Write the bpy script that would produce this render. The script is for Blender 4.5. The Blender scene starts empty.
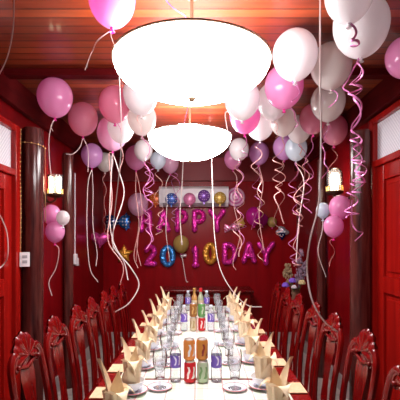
import bpy, bmesh, math, random
from mathutils import Vector, Matrix
random.seed(7)
PI = math.pi
SC = bpy.context.scene
COL = SC.collection
CAMZ = 1.55
F = 400.0
W, D, H = 1.45, 6.0, 2.78           # half width, back wall distance, ceiling height
TT = 0.75                           # table top height

def P(px, py, d):
    return Vector(((px - 200) * d / F, d, CAMZ + (240 - py) * d / F))

# ------------------------------------------------------------------ materials
MATS = {}
def mat(name, col, rough=.5, metal=0, coat=0, emit=0, ecol=None, spec=.5, sheen=0, trans=0):
    m = bpy.data.materials.new(name); m.use_nodes = True
    b = m.node_tree.nodes['Principled BSDF']
    b.inputs['Base Color'].default_value = (*col, 1)
    b.inputs['Roughness'].default_value = rough
    b.inputs['Metallic'].default_value = metal
    b.inputs['Coat Weight'].default_value = coat
    b.inputs['Coat Roughness'].default_value = .08
    b.inputs['Specular IOR Level'].default_value = spec
    b.inputs['Transmission Weight'].default_value = trans
    if emit:
        b.inputs['Emission Color'].default_value = (*(ecol or col), 1)
        b.inputs['Emission Strength'].default_value = emit
    MATS[name] = m
    return m
def nd(m, t, **kw):
    n = m.node_tree.nodes.new(t)
    for k, v in kw.items(): setattr(n, k, v)
    return n
def bsdf(m): return m.node_tree.nodes['Principled BSDF']
def lk(m, a, b): m.node_tree.links.new(a, b)
def noise_col(m, c1, c2, scale=(1, 1, 1), s=5, detail=4, bump=0, coord='Object'):
    """two colours mixed by a stretched noise, optional bump: grain"""
    tc = nd(m, 'ShaderNodeTexCoord'); mp = nd(m, 'ShaderNodeMapping')
    mp.inputs['Scale'].default_value = scale
    n = nd(m, 'ShaderNodeTexNoise'); n.inputs['Scale'].default_value = s; n.inputs['Detail'].default_value = detail
    r = nd(m, 'ShaderNodeValToRGB')
    r.color_ramp.elements[0].position = .3; r.color_ramp.elements[1].position = .7
    r.color_ramp.elements[0].color = (*c1, 1); r.color_ramp.elements[1].color = (*c2, 1)
    lk(m, tc.outputs[coord], mp.inputs[0]); lk(m, mp.outputs[0], n.inputs['Vector'])
    lk(m, n.outputs['Fac'], r.inputs[0]); lk(m, r.outputs[0], bsdf(m).inputs['Base Color'])
    if bump:
        bp = nd(m, 'ShaderNodeBump'); bp.inputs['Strength'].default_value = bump; bp.inputs['Distance'].default_value = .01
        lk(m, n.outputs['Fac'], bp.inputs['Height']); lk(m, bp.outputs[0], bsdf(m).inputs['Normal'])
    return r, mp

m = mat('red_wall', (.42, .004, .008), .3, spec=.22); noise_col(m, (.22, .0016, .004), (.31, .0025, .006), (3, 3, .35), 3, bump=.04)
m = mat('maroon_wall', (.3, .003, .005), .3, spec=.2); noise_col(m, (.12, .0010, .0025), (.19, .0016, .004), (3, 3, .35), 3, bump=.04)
m = mat('red_door', (.46, .010, .006), .25, spec=.3); noise_col(m, (.24, .004, .003), (.36, .008, .005), (6, 6, .4), 3, bump=.03)
m = mat('red_lacquer', (.30, .006, .006), .2, spec=.35); noise_col(m, (.10, .0012, .0016), (.18, .0028, .0022), (8, 8, .8), 4, bump=.03)
m = mat('dark_beam', (.16, .010, .010), .5, spec=.05); noise_col(m, (.05, .002, .003), (.09, .004, .005), (1, 1, 4), 4)
m = mat('log_wood', (.10, .03, .03), .2, spec=.5); noise_col(m, (.03, .004, .004), (.13, .03, .025), (7, 7, .7), 3, bump=.7)
m = mat('maroon_beam', (.24, .022, .028), .4, spec=.3)
mat('table_red', (.22, .005, .004), .2, coat=.4)

# ceiling planks running across the room
m = mat('ceiling_planks', (.5, .14, .04), .36, coat=.15, spec=.5)
tc = nd(m, 'ShaderNodeTexCoord'); sx = nd(m, 'ShaderNodeSeparateXYZ'); lk(m, tc.outputs['Object'], sx.inputs[0])
mu = nd(m, 'ShaderNodeMath', operation='MULTIPLY'); mu.inputs[1].default_value = 1 / .085; lk(m, sx.outputs['Y'], mu.inputs[0])
fl = nd(m, 'ShaderNodeMath', operation='FLOOR'); lk(m, mu.outputs[0], fl.inputs[0])
fr = nd(m, 'ShaderNodeMath', operation='FRACT'); lk(m, mu.outputs[0], fr.inputs[0])
wn = nd(m, 'ShaderNodeTexWhiteNoise', noise_dimensions='1D'); lk(m, fl.outputs[0], wn.inputs['W'])
mp = nd(m, 'ShaderNodeMapping'); mp.inputs['Scale'].default_value = (1.2, 22, 1); lk(m, tc.outputs['Object'], mp.inputs[0])
nz = nd(m, 'ShaderNodeTexNoise'); nz.inputs['Scale'].default_value = 2; nz.inputs['Detail'].default_value = 5; lk(m, mp.outputs[0], nz.inputs['Vector'])
ad = nd(m, 'ShaderNodeMath', operation='ADD'); lk(m, wn.outputs['Value'], ad.inputs[0]); lk(m, nz.outputs['Fac'], ad.inputs[1])
hf = nd(m, 'ShaderNodeMath', operation='MULTIPLY'); hf.inputs[1].default_value = .5; lk(m, ad.outputs[0], hf.inputs[0])
rp = nd(m, 'ShaderNodeValToRGB'); rp.color_ramp.elements[0].position = .25; rp.color_ramp.elements[1].position = .75
rp.color_ramp.elements[0].color = (.10, .009, .003, 1); rp.color_ramp.elements[1].color = (.28, .045, .011, 1)
lk(m, hf.outputs[0], rp.inputs[0])
gp = nd(m, 'ShaderNodeMath', operation='GREATER_THAN'); gp.inputs[1].default_value = .11; lk(m, fr.outputs[0], gp.inputs[0])
mx = nd(m, 'ShaderNodeMix', data_type='RGBA'); mx.inputs[6].default_value = (.03, .003, .002, 1)
lk(m, gp.outputs[0], mx.inputs[0]); lk(m, rp.outputs[0], mx.inputs[7]); lk(m, mx.outputs[2], bsdf(m).inputs['Base Color'])
bp = nd(m, 'ShaderNodeBump'); bp.inputs['Strength'].default_value = .5; bp.inputs['Distance'].default_value = .008
lk(m, gp.outputs[0], bp.inputs['Height']); lk(m, bp.outputs[0], bsdf(m).inputs['Normal'])

# pale floor tiles
m = mat('floor_tile', (.6, .55, .5), .25)
br = nd(m, 'ShaderNodeTexBrick'); br.offset = 0; br.inputs['Scale'].default_value = 1
for k, v in (('Color1', (.55, .5, .46, 1)), ('Color2', (.62, .57, .52, 1)), ('Mortar', (.25, .22, .2, 1))): br.inputs[k].default_value = v
br.inputs['Brick Width'].default_value = .5; br.inputs['Row Height'].default_value = .5; br.inputs['Mortar Size'].default_value = .006
tc = nd(m, 'ShaderNodeTexCoord'); lk(m, tc.outputs['Object'], br.inputs['Vector']); lk(m, br.outputs['Color'], bsdf(m).inputs['Base Color'])
mat('skirting_tile', (.42, .38, .37), .3)

# woven white transom
m = mat('transom_panel', (.75, .76, .82), .5)
ck = nd(m, 'ShaderNodeTexChecker'); ck.inputs['Scale'].default_value = 60
ck.inputs[1].default_value = (.80, .80, .86, 1); ck.inputs[2].default_value = (.62, .63, .70, 1)
tc = nd(m, 'ShaderNodeTexCoord'); lk(m, tc.outputs['Object'], ck.inputs['Vector']); lk(m, ck.outputs[0], bsdf(m).inputs['Base Color'])

# plaid cloth
m = mat('plaid_cloth', (.86, .86, .80), .7, sheen=.2)
tc = nd(m, 'ShaderNodeTexCoord'); sx = nd(m, 'ShaderNodeSeparateXYZ'); lk(m, tc.outputs['Object'], sx.inputs[0])
def stripe(ax, per, off, wd):
    a = nd(m, 'ShaderNodeMath', operation='MULTIPLY_ADD'); a.inputs[1].default_value = 1 / per; a.inputs[2].default_value = off + 100
    lk(m, sx.outputs[ax], a.inputs[0])
    f = nd(m, 'ShaderNodeMath', operation='FRACT'); lk(m, a.outputs[0], f.inputs[0])
    g = nd(m, 'ShaderNodeMath', operation='LESS_THAN'); g.inputs[1].default_value = wd; lk(m, f.outputs[0], g.inputs[0])
    return g.outputs[0]
cur = None
for ax, per, off, wd, c, fac in (('X', .15, .1, .22, (.60, .70, .52), .8), ('Y', .15, .4, .22, (.60, .70, .52), .6),
                                 ('X', .15, .2, .05, (.60, .12, .12), .6), ('Y', .15, .55, .05, (.60, .12, .12), .5),
                                 ('X', .15, .75, .03, (.45, .50, .42), .5), ('Y', .15, .05, .03, (.45, .50, .42), .4)):
    s = stripe(ax, per, off, wd)
    q = nd(m, 'ShaderNodeMath', operation='MULTIPLY'); q.inputs[1].default_value = fac; lk(m, s, q.inputs[0])
    mx = nd(m, 'ShaderNodeMix', data_type='RGBA'); lk(m, q.outputs[0], mx.inputs[0])
    if cur: lk(m, cur, mx.inputs[6])
    else: mx.inputs[6].default_value = (.76, .77, .72, 1)
    mx.inputs[7].default_value = (*c, 1); cur = mx.outputs[2]
lk(m, cur, bsdf(m).inputs['Base Color'])

def balloon_mat(name, col, tr=.45):
    m = mat(name, col, .16, coat=.25)
    b = bsdf(m); out = m.node_tree.nodes['Material Output']
    t = nd(m, 'ShaderNodeBsdfTranslucent'); t.inputs[0].default_value = (*col, 1)
    mx = nd(m, 'ShaderNodeMixShader'); mx.inputs[0].default_value = tr
    lk(m, b.outputs[0], mx.inputs[1]); lk(m, t.outputs[0], mx.inputs[2]); lk(m, mx.outputs[0], out.inputs[0])
    return m
balloon_mat('latex_pink', (.88, .36, .66))
balloon_mat('latex_rose', (.82, .33, .48))
balloon_mat('latex_pale_pink', (.88, .54, .74))
balloon_mat('latex_violet', (.76, .40, .78))
balloon_mat('latex_white', (.86, .84, .86))
balloon_mat('latex_cream', (.80, .76, .74))
balloon_mat('latex_ice', (.70, .80, .90))
balloon_mat('latex_yellow', (.62, .46, .14))
balloon_mat('latex_magenta', (.62, .02, .36))
mat('latex_knot', (.75, .03, .32), .3)
mat('ribbon_white', (.85, .74, .72), .3); mat('ribbon_pink', (.80, .26, .58), .22, metal=.15); mat('ribbon_peach', (.80, .42, .40), .3)

def foil(name, col, rough=.22, bump=.6, sc=30):
    m = mat(name, col, rough, metal=.6)
    n = nd(m, 'ShaderNodeTexNoise'); n.inputs['Scale'].default_value = sc; n.inputs['Detail'].default_value = 2
    tc = nd(m, 'ShaderNodeTexCoord'); lk(m, tc.outputs['Object'], n.inputs['Vector'])
    bp = nd(m, 'ShaderNodeBump'); bp.inputs['Strength'].default_value = bump; bp.inputs['Distance'].default_value = .03
    lk(m, n.outputs['Fac'], bp.inputs['Height']); lk(m, bp.outputs[0], bsdf(m).inputs['Normal'])
    return m
def dotted(m, base, dot, scale, thr):
    v = nd(m, 'ShaderNodeTexVoronoi'); v.inputs['Scale'].default_value = scale; v.inputs['Randomness'].default_value = .25
    tc = nd(m, 'ShaderNodeTexCoord'); lk(m, tc.outputs['Object'], v.inputs['Vector'])
    l = nd(m, 'ShaderNodeMath', operation='LESS_THAN'); l.inputs[1].default_value = thr; lk(m, v.outputs['Distance'], l.inputs[0])
    mx = nd(m, 'ShaderNodeMix', data_type='RGBA'); mx.inputs[6].default_value = (*base, 1); mx.inputs[7].default_value = (*dot, 1)
    lk(m, l.outputs[0], mx.inputs[0]); lk(m, mx.outputs[2], bsdf(m).inputs['Base Color'])
foil('foil_magenta', (.90, .05, .50)); foil('foil_blue', (.06, .30, .75)); foil('foil_gold', (.85, .42, .06))
foil('foil_silver', (.60, .62, .72)); foil('foil_white', (.75, .68, .72), .4)
dotted(foil('foil_navy_dots', (.02, .03, .15), bump=.15), (.015, .03, .16), (.8, .85, .95), 22, .3)
dotted(foil('foil_blue_dots', (.05, .2, .6), bump=.15), (.04, .22, .65), (.85, .9, 1), 22, .3)
for nm, c, dc in (('disc_orange', (.75, .14, .02), (.95, .55, .2)), ('disc_blue', (.05, .14, .55), (.6, .75, .95)),
                  ('disc_pink', (.80, .25, .50), (.85, .35, .58)), ('disc_purple', (.20, .06, .45), (.7, .55, .85)), ('disc_yellow', (.70, .45, .08), (.85, .7, .35))):
    dotted(mat(nm, c, .3, metal=.2), c, dc, 34, .28)
# swirl
m = mat('disc_swirl', (.8, .3, .6), .3)
wv = nd(m, 'ShaderNodeTexWave', wave_type='RINGS', rings_direction='Y'); wv.inputs['Scale'].default_value = 6.5; wv.inputs['Distortion'].default_value = .3
tc = nd(m, 'ShaderNodeTexCoord'); lk(m, tc.outputs['Object'], wv.inputs['Vector'])
rp = nd(m, 'ShaderNodeValToRGB'); rp.color_ramp.elements[0].color = (.62, .08, .36, 1); rp.color_ramp.elements[1].color = (.85, .58, .74, 1)
lk(m, wv.outputs[0], rp.inputs[0]); lk(m, rp.outputs[0], bsdf(m).inputs['Base Color'])
m = mat('candy_stripe', (.8, .2, .5), .25, metal=.4)
wv = nd(m, 'ShaderNodeTexWave', bands_direction='DIAGONAL'); wv.inputs['Scale'].default_value = 14
tc = nd(m, 'ShaderNodeTexCoord'); lk(m, tc.outputs['Object'], wv.inputs['Vector'])
rp = nd(m, 'ShaderNodeValToRGB'); rp.color_ramp.elements[0].color = (.75, .03, .30, 1); rp.color_ramp.elements[1].color = (.9, .6, .7, 1)
lk(m, wv.outputs[0], rp.inputs[0]); lk(m, rp.outputs[0], bsdf(m).inputs['Base Color'])

LAMP = 26.0
mat('lamp_shade_glow', (1, .97, .92), .6, emit=LAMP, ecol=(1, .975, .97))
mat('lamp_ring', (.20, .12, .07), .4, metal=.3)
mat('bulb_glow', (1, .95, .85), .5, emit=16, ecol=(1, .90, .72))
mat('brass', (.62, .38, .12), .3, metal=.9)
mat('dark_bronze', (.10, .05, .03), .35, metal=.7)
mat('white_plastic', (.78, .76, .78), .35); mat('grey_plastic', (.35, .34, .36), .4); mat('ac_white', (.90, .88, .92), .35)
m = mat('napkin_cloth', (.80, .58, .36), .75); noise_col(m, (.84, .66, .44), (.92, .77, .55), (1, 1, 1), 25)
m = mat('placemat_cloth', (.62, .40, .22), .8); noise_col(m, (.66, .44, .25), (.76, .54, .33), (1, 1, 1), 60)
mat('porcelain', (.80, .83, .90), .15, coat=.5); mat('rim_red', (.65, .08, .10), .3)
def glass(name, tint, diff=.12, fr=.2):
    m = bpy.data.materials.new(name); m.use_nodes = True; nt = m.node_tree; nt.nodes.clear(); MATS[name] = m
    out = nt.nodes.new('ShaderNodeOutputMaterial'); tr = nt.nodes.new('ShaderNodeBsdfTransparent'); tr.inputs[0].default_value = (*tint, 1)
    gl = nt.nodes.new('ShaderNodeBsdfGlossy'); gl.inputs['Roughness'].default_value = .05
    df = nt.nodes.new('ShaderNodeBsdfDiffuse'); df.inputs[0].default_value = (.85, .88, .95, 1)
    lw = nt.nodes.new('ShaderNodeLayerWeight'); lw.inputs[0].default_value = fr
    m1 = nt.nodes.new('ShaderNodeMixShader'); m1.inputs[0].default_value = diff
    m2 = nt.nodes.new('ShaderNodeMixShader')
    nt.links.new(tr.outputs[0], m1.inputs[1]); nt.links.new(df.outputs[0], m1.inputs[2])
    nt.links.new(lw.outputs['Fresnel'], m2.inputs[0]); nt.links.new(m1.outputs[0], m2.inputs[1]); nt.links.new(gl.outputs[0], m2.inputs[2])
    nt.links.new(m2.outputs[0], out.inputs[0])
glass('clear_glass', (.985, .99, 1), .10, .12); glass('bottle_plastic', (.95, .97, 1), .22, .15)
glass('shade_glass', (1, .96, .88), .10)
def marks(m, base, mark, scale, lo, z0, z1):
    """loose script-like marks in a band of the wrapper"""
    tc = nd(m, 'ShaderNodeTexCoord'); n = nd(m, 'ShaderNodeTexWave'); n.inputs['Scale'].default_value = scale; n.inputs['Distortion'].default_value = 9; n.inputs['Detail'].default_value = 2
    lk(m, tc.outputs['Object'], n.inputs['Vector'])
    g = nd(m, 'ShaderNodeMath', operation='GREATER_THAN'); g.inputs[1].default_value = lo; lk(m, n.outputs['Fac'], g.inputs[0])
    s = nd(m, 'ShaderNodeSeparateXYZ'); lk(m, tc.outputs['Object'], s.inputs[0])
    a = nd(m, 'ShaderNodeMath', operation='GREATER_THAN'); a.inputs[1].default_value = z0; lk(m, s.outputs['Z'], a.inputs[0])
    b = nd(m, 'ShaderNodeMath', operation='LESS_THAN'); b.inputs[1].default_value = z1; lk(m, s.outputs['Z'], b.inputs[0])
    p = nd(m, 'ShaderNodeMath', operation='MULTIPLY'); lk(m, a.outputs[0], p.inputs[0]); lk(m, b.outputs[0], p.inputs[1])
    q = nd(m, 'ShaderNodeMath', operation='MULTIPLY'); lk(m, p.outputs[0], q.inputs[0]); lk(m, g.outputs[0], q.inputs[1])
    mx = nd(m, 'ShaderNodeMix', data_type='RGBA'); mx.inputs[6].default_value = (*base, 1); mx.inputs[7].default_value = (*mark, 1)
    lk(m, q.outputs[0], mx.inputs[0]); lk(m, mx.outputs[2], bsdf(m).inputs['Base Color'])
for nm, c, mk in (('can_red', (.62, .02, .03), (.9, .85, .82)), ('can_green', (.45, .55, .38), (.18, .35, .14)), ('can_orange', (.75, .28, .07), (.85, .85, .9)),
                  ('can_gold', (.60, .24, .05), (.25, .03, .03)), ('can_beige', (.70, .60, .40), (.5, .35, .15)), ('can_brown', (.42, .18, .05), (.75, .5, .2)), ('can_leaf', (.16, .42, .14), (.7, .8, .6))):
    marks(mat(nm, c, .28, metal=.35), c, mk, 9, .72, .03, .095)
marks(mat('label_purple', (.16, .09, .50), .4), (.16, .09, .50), (.75, .7, .9), 11, .78, .10, .15)
mat('can_metal', (.7, .68, .66), .3, metal=.9); mat('cap_gold', (.75, .45, .12), .3, metal=.7); mat('cap_red', (.65, .02, .03), .35); mat('cap_clear', (.75, .8, .9), .35)
mat('amber_glass', (.50, .26, .08), .15, coat=.5); mat('water_tint', (.80, .86, .95), .15)
mat('flower_purple', (.22, .10, .62), .7); mat('flower_cream', (.70, .58, .28), .7); mat('flower_white', (.72, .62, .66), .7)
mat('stem_green', (.10, .14, .04), .7); mat('dried_plume', (.32, .22, .12), .9); mat('dried_lilac', (.30, .20, .28), .9); mat('basket_dark', (.16, .07, .04), .7)
mat('string_wire', (.40, .20, .07), .5)

# ------------------------------------------------------------------ mesh helpers
class MB:
    def __init__(s): s.bm = bmesh.new()
    def vs(s, pts): return [s.bm.verts.new(p) for p in pts]
    def face(s, vv):
        try: return s.bm.faces.new(vv)
        except ValueError: return None
    def box(s, a, b, bev=0):
        x0, y0, z0 = a; x1, y1, z1 = b
        v = s.vs([(x0, y0, z0), (x1, y0, z0), (x1, y1, z0), (x0, y1, z0), (x0, y0, z1), (x1, y0, z1), (x1, y1, z1), (x0, y1, z1)])
        fs = [s.face([v[i] for i in q]) for q in ((3, 2, 1, 0), (4, 5, 6, 7), (0, 1, 5, 4), (1, 2, 6, 5), (2, 3, 7, 6), (3, 0, 4, 7))]
        if bev:
            ed = {e for f in fs for e in f.edges}
            bmesh.ops.bevel(s.bm, geom=list(ed), offset=bev, segments=2, affect='EDGES', profile=.5)
        return s
    def lathe(s, prof, n=24, o=(0, 0, 0), axis='z', sx=1, sy=1):
        rings = []
        for r, z in prof:
            if r < 1e-6: rings.append([s._p((0, 0, z), o, axis, sx, sy)])
            else: rings.append([s._p((r * math.cos(2 * PI * k / n), r * math.sin(2 * PI * k / n), z), o, axis, sx, sy) for k in range(n)])
        for a, b in zip(rings, rings[1:]):
            for k in range(n):
                k2 = (k + 1) % n
                q = [a[k % len(a)], a[k2 % len(a)], b[k2 % len(b)], b[k % len(b)]]
                u = []
                for w_ in q:
                    if w_ not in u: u.append(w_)
                if len(u) > 2: s.face(u)
        return s
    def _p(s, p, o, axis, sx, sy):
        x, y, z = p[0] * sx, p[1] * sy, p[2]
        if axis == 'y': x, y, z = x, z, y
        if axis == 'x': x, y, z = z, x, y
        return s.bm.verts.new((o[0] + x, o[1] + y, o[2] + z))
    def tube(s, pts, r, n=8, closed=False, sq=None, caps=True):
        """sweep a round (or sq=(a,b) elliptical/boxy) section along pts; r may be a list"""
        pts = [Vector(p) for p in pts]; N = len(pts)
        rr = r if isinstance(r, (list, tuple)) else [r] * N
        rings = []; up = None
        for i, p in enumerate(pts):
            a = pts[(i - 1) % N] if (closed or i) else p
            b = pts[(i + 1) % N] if (closed or i < N - 1) else p
            t = (b - a)
            t = t.normalized() if t.length > 1e-9 else Vector((0, 0, 1))
            if up is None:
                up = Vector((0, 1, 0)) if abs(t.y) < .9 else Vector((1, 0, 0))
            u = (up - t * up.dot(t))
            if u.length < 1e-6: u = t.orthogonal()
            u.normalize(); v = t.cross(u); up = u
            ring = []
            for k in range(n):
                c, q = math.cos(2 * PI * (k + .5) / n), math.sin(2 * PI * (k + .5) / n)
                fa, fb = sq if sq else (1, 1)
                ring.append(s.bm.verts.new(p + u * c * rr[i] * fa + v * q * rr[i] * fb))
            rings.append(ring)
        M = N if closed else N - 1
        for i in range(M):
            a, b = rings[i], rings[(i + 1) % N]
            for k in range(n): s.face([a[k], a[(k + 1) % n], b[(k + 1) % n], b[k]])
        if caps and not closed:
            s.face(rings[0][::-1]); s.face(rings[-1])
        return s
    def sphere(s, c, r, n=16, m=10, sc=(1, 1, 1)):
        st = s.vs([]); prof = [(math.sin(PI * i / m), -math.cos(PI * i / m)) for i in range(m + 1)]
        rings = []
        for rad, z in prof:
            k_ = 1 if rad < 1e-6 else n
            rings.append(s.vs([(c[0] + r * sc[0] * rad * math.cos(2 * PI * k / n), c[1] + r * sc[1] * rad * math.sin(2 * PI * k / n), c[2] + r * sc[2] * z) for k in range(k_)]))
        for a, b in zip(rings, rings[1:]):
            for k in range(n):
                u = []
                for w_ in (a[k % len(a)], a[(k + 1) % n % len(a)], b[(k + 1) % n % len(b)], b[k % len(b)]):
                    if w_ not in u: u.append(w_)
                if len(u) > 2: s.face(u)
        return s
    def grid(s, fn, nu, nv):
        g = [[s.bm.verts.new(fn(i / nu, j / nv)) for j in range(nv + 1)] for i in range(nu + 1)]
        fs = []
        for i in range(nu):
            for j in range(nv):
                fs.append(s.face([g[i][j], g[i + 1][j], g[i + 1][j + 1], g[i][j + 1]]))
        return [f for f in fs if f]
    def prism(s, pts, y0, y1):
        """polygon (x,z) extruded from y0 to y1"""
        a = s.vs([(x, y0, z) for x, z in pts]); b = s.vs([(x, y1, z) for x, z in pts]); n = len(pts)
        s.face(a); s.face(b[::-1])
        for k in range(n): s.face([a[k], b[k], b[(k + 1) % n], a[(k + 1) % n]])
        return s
    def build(s, name, m, parent=None, smooth=True, loc=None):
        bmesh.ops.remove_doubles(s.bm, verts=s.bm.verts, dist=1e-6)
        bmesh.ops.recalc_face_normals(s.bm, faces=s.bm.faces)
        me = bpy.data.meshes.new(name); s.bm.to_mesh(me); s.bm.free()
        if smooth:
            for p in me.polygons: p.use_smooth = True
            me.set_sharp_from_angle(angle=math.radians(40))
        for mm in (m if isinstance(m, (list, tuple)) else [m]): me.materials.append(MATS[mm])
        o = bpy.data.objects.new(name, me); COL.objects.link(o)
        if parent: o.parent = parent
        if loc is not None: o.location = loc
        return o
def thing(name, label, cat, loc=(0, 0, 0), rz=0, group=None):
    o = bpy.data.objects.new(name, None); COL.objects.link(o); o.empty_display_size = .05
    o.location = loc; o.rotation_euler = (0, 0, rz)
    return tag(o, label, cat, group)
def tag(o, label, cat, group=None):
    o['label'] = label; o['category'] = cat
    if group: o['group'] = group
    return o
def struct(o): o['kind'] = 'structure'; return o
def dup(root, loc, rz=0, label=None, group=None):
    r = root.copy(); COL.objects.link(r); r.location = loc; r.rotation_euler = (0, 0, rz)
    if label: r['label'] = label
    if group: r['group'] = group
    for ch in list(root.children):
        c = ch.copy(); COL.objects.link(c); c.parent = r
        for g in list(ch.children):
            q = g.copy(); COL.objects.link(q); q.parent = c
    return r
ORD = ['first', 'second', 'third', 'fourth', 'fifth', 'sixth', 'seventh', 'eighth', 'ninth']

def spline(pts, n=8):
    """Catmull-Rom through pts"""
    p = [Vector(q) for q in pts]; out = []
    if len(p) < 3: return [p[0].lerp(p[-1], i / n) for i in range(n + 1)]
    e = [p[0] * 2 - p[1]] + p + [p[-1] * 2 - p[-2]]
    for i in range(1, len(e) - 2):
        a, b, c, d = e[i - 1:i + 3]
        for k in range(n):
            t = k / n
            out.append(.5 * ((2 * b) + (c - a) * t + (2 * a - 5 * b + 4 * c - d) * t * t + (3 * b - a - 3 * c + d) * t ** 3))
    out.append(p[-1]); return out

# ------------------------------------------------------------------ room
struct(MB().box((-W - .1, -1.2, -.06), (W + .1, D + .1, 0)).build('floor', 'floor_tile', smooth=False))
struct(MB().box((-W - .1, -1.2, H), (W + .1, D + .1, H + .06)).build('ceiling', 'ceiling_planks', smooth=False))
struct(MB().box((-W - .1, D, 0), (W + .1, D + .1, H)).build('wall_back', 'red_wall', smooth=False))
for s, nm in ((-1, 'left'), (1, 'right')):
    DY0, DY1, DZ, TZ = (2.12, 3.16, 2.05, 2.40) if s < 0 else (2.18, 3.36, 2.15, 2.51)
    w = MB(); a, b = sorted((s * W, s * (W + .1)))
    w.box((a, -1.2, 0), (b, DY0, H)); w.box((a, DY1, 0), (b, D, H)); w.box((a, DY0, TZ + .05), (b, DY1, H))
    struct(w.build('wall_' + nm, 'maroon_wall', smooth=False))
    # beam along the top of the wall
    a, b = sorted((s * (W - .05), s * W))
    struct(MB().box((a, -1.2, 2.57), (b, D - .05, H), .006).build('trim_' + ('1' if s < 0 else '2'), 'dark_beam', smooth=False))
    a, b = sorted((s * (W - .012), s * W))
    k = MB(); k.box((a, -1.2, 0), (b, DY0, .17)); k.box((a, DY1, 0), (b, D, .17))
    struct(k.build('baseboard_' + nm, 'skirting_tile', smooth=False))
    # door with transom: thing made of structure
    dn = 'door_1' if s < 0 else 'door_2'
    q = lambda x: s * (W + x)
    def bx(mb, x0, x1, y0, y1, z0, z1, bev=0):
        A, B = sorted((q(x0), q(x1))); mb.box((A, y0, z0), (B, y1, z1), bev)
    leaf = MB(); bx(leaf, .035, .06, DY0, DY1, 0, DZ)
    for (y0, y1, z0, z1) in ((DY0 + .05, DY0 + .17, 0, DZ), (DY1 - .17, DY1 - .05, 0, DZ), (DY0 + .17, DY1 - .17, 0, .2), (DY0 + .17, DY1 - .17, 1.13, 1.26), (DY0 + .17, DY1 - .17, DZ - .12, DZ)):
        bx(leaf, .012, .036, y0, y1, z0, z1, .004)
    door = struct(leaf.build(dn, 'red_door', smooth=False))
    pn = MB()
    for z0, z1 in ((.24, 1.09), (1.30, DZ - .16)): bx(pn, .022, .036, DY0 + .21, DY1 - .21, z0, z1, .008)
    pn.build('raised_panel', 'red_door', door, smooth=False)
    fm = MB()
    for (y0, y1, z0, z1) in ((DY0 - .03, DY0 + .05, 0, TZ + .05), (DY1 - .05, DY1 + .03, 0, TZ + .05), (DY0 + .05, DY1 - .05, DZ, DZ + .05), (DY0 + .05, DY1 - .05, TZ, TZ + .05)):
        bx(fm, -.02, .05, y0, y1, z0, z1, .004)
    fm.build('door_frame', 'red_door', door, smooth=False)
    tr = MB(); bx(tr, .02, .03, DY0 + .05, DY1 - .05, DZ + .05, TZ); tr.build('transom_panel', 'transom_panel', door, smooth=False)
    hd = MB(); hd.lathe([(0, 0), (.02, 0), (.02, .012), (.009, .016), (.009, .04), (.022, .05), (.024, .066), (0, .075)], 14, (0, 0, 0), 'x')
    h = hd.build('door_knob', 'brass', door); h.location = (s * (W + .012), DY0 + .11, 1.05); h.rotation_euler = (0, 0, PI if s > 0 else 0)
struct(MB().box((-W, D - .06, 2.43), (W, D, H), .006).build('trim_3', 'maroon_beam', smooth=False))
struct(MB().box((-W + .05, 2.86, H - .05), (W - .05, 2.94, H), .005).build('trim_4', 'dark_beam', smooth=False))
struct(MB().box((-W, D - .012, 0), (W, D, .17)).build('baseboard_back', 'skirting_tile', smooth=False))

# round log pillars against the side walls
def pillar(x, y, r, label):
    n = 22; prof = []
    mb = MB()
    t = thing('log_pillar', label, 'pillar', (x, y, 0), group='log pillars')
    ph = random.random() * 9
    def fn(u, v):
        a = 2 * PI * u; z = v * 2.46
        rr = r * (1 + .05 * math.sin(3 * a + ph + z * 1.3) + .03 * math.sin(5 * a - z * 2 + ph)) * (1.05 - .06 * v)
        return (rr * math.cos(a), rr * math.sin(a), z)
    mb.grid(fn, n, 24); mb.build('trunk', 'log_wood', t)
    MB().lathe([(0, 0), (r * 1.2, 0), (r * 1.2, .1), (r * 1.1, .14), (0, .14)], 24).build('plinth', 'log_wood', t)
    return t
pillar(-1.375, 3.29, .082, 'brown round log pillar with string lights right of the left door')
pillar(1.345, 3.36, .082, 'dark round log pillar just left of the right door')
pillar(-1.39, 4.22, .05, 'thin dark post on left wall behind the left sconce')
pillar(1.38, 4.55, .05, 'thin dark post on right wall behind the right sconce')

# string lights round the left pillar
mb = MB()
pts = [(-1.43, 3.19, 2.43), (-1.435, 3.185, 2.1), (-1.43, 3.19, 1.8), (-1.43, 3.185, 1.45)]
mb.tube(spline(pts, 12), .004, 5)
arc = [(-1.375 + .093 * math.cos(a), 3.29 + .093 * math.sin(a), 2.34 - .03 * (i / 10)) for i, a in enumerate([math.radians(-140 + 16 * k) for k in range(11)])]
mb.tube(arc, .003, 5)
mb.tube(spline([arc[-1], (-1.29, 3.34, 2.1), (-1.287, 3.33, 1.9), (-1.29, 3.34, 1.7)], 8), .003, 5)
sl = mb.build('string_lights', 'string_wire'); tag(sl, 'thin gold string of tiny lights down the log pillar left', 'string lights')
mb = MB()
for p in spline(pts, 9) + [Vector(q) for q in arc[::2]]: mb.sphere((p.x + .004, p.y - .004, p.z), .006, 6, 4)
mb.build('bulbs', 'brass', sl)

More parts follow.
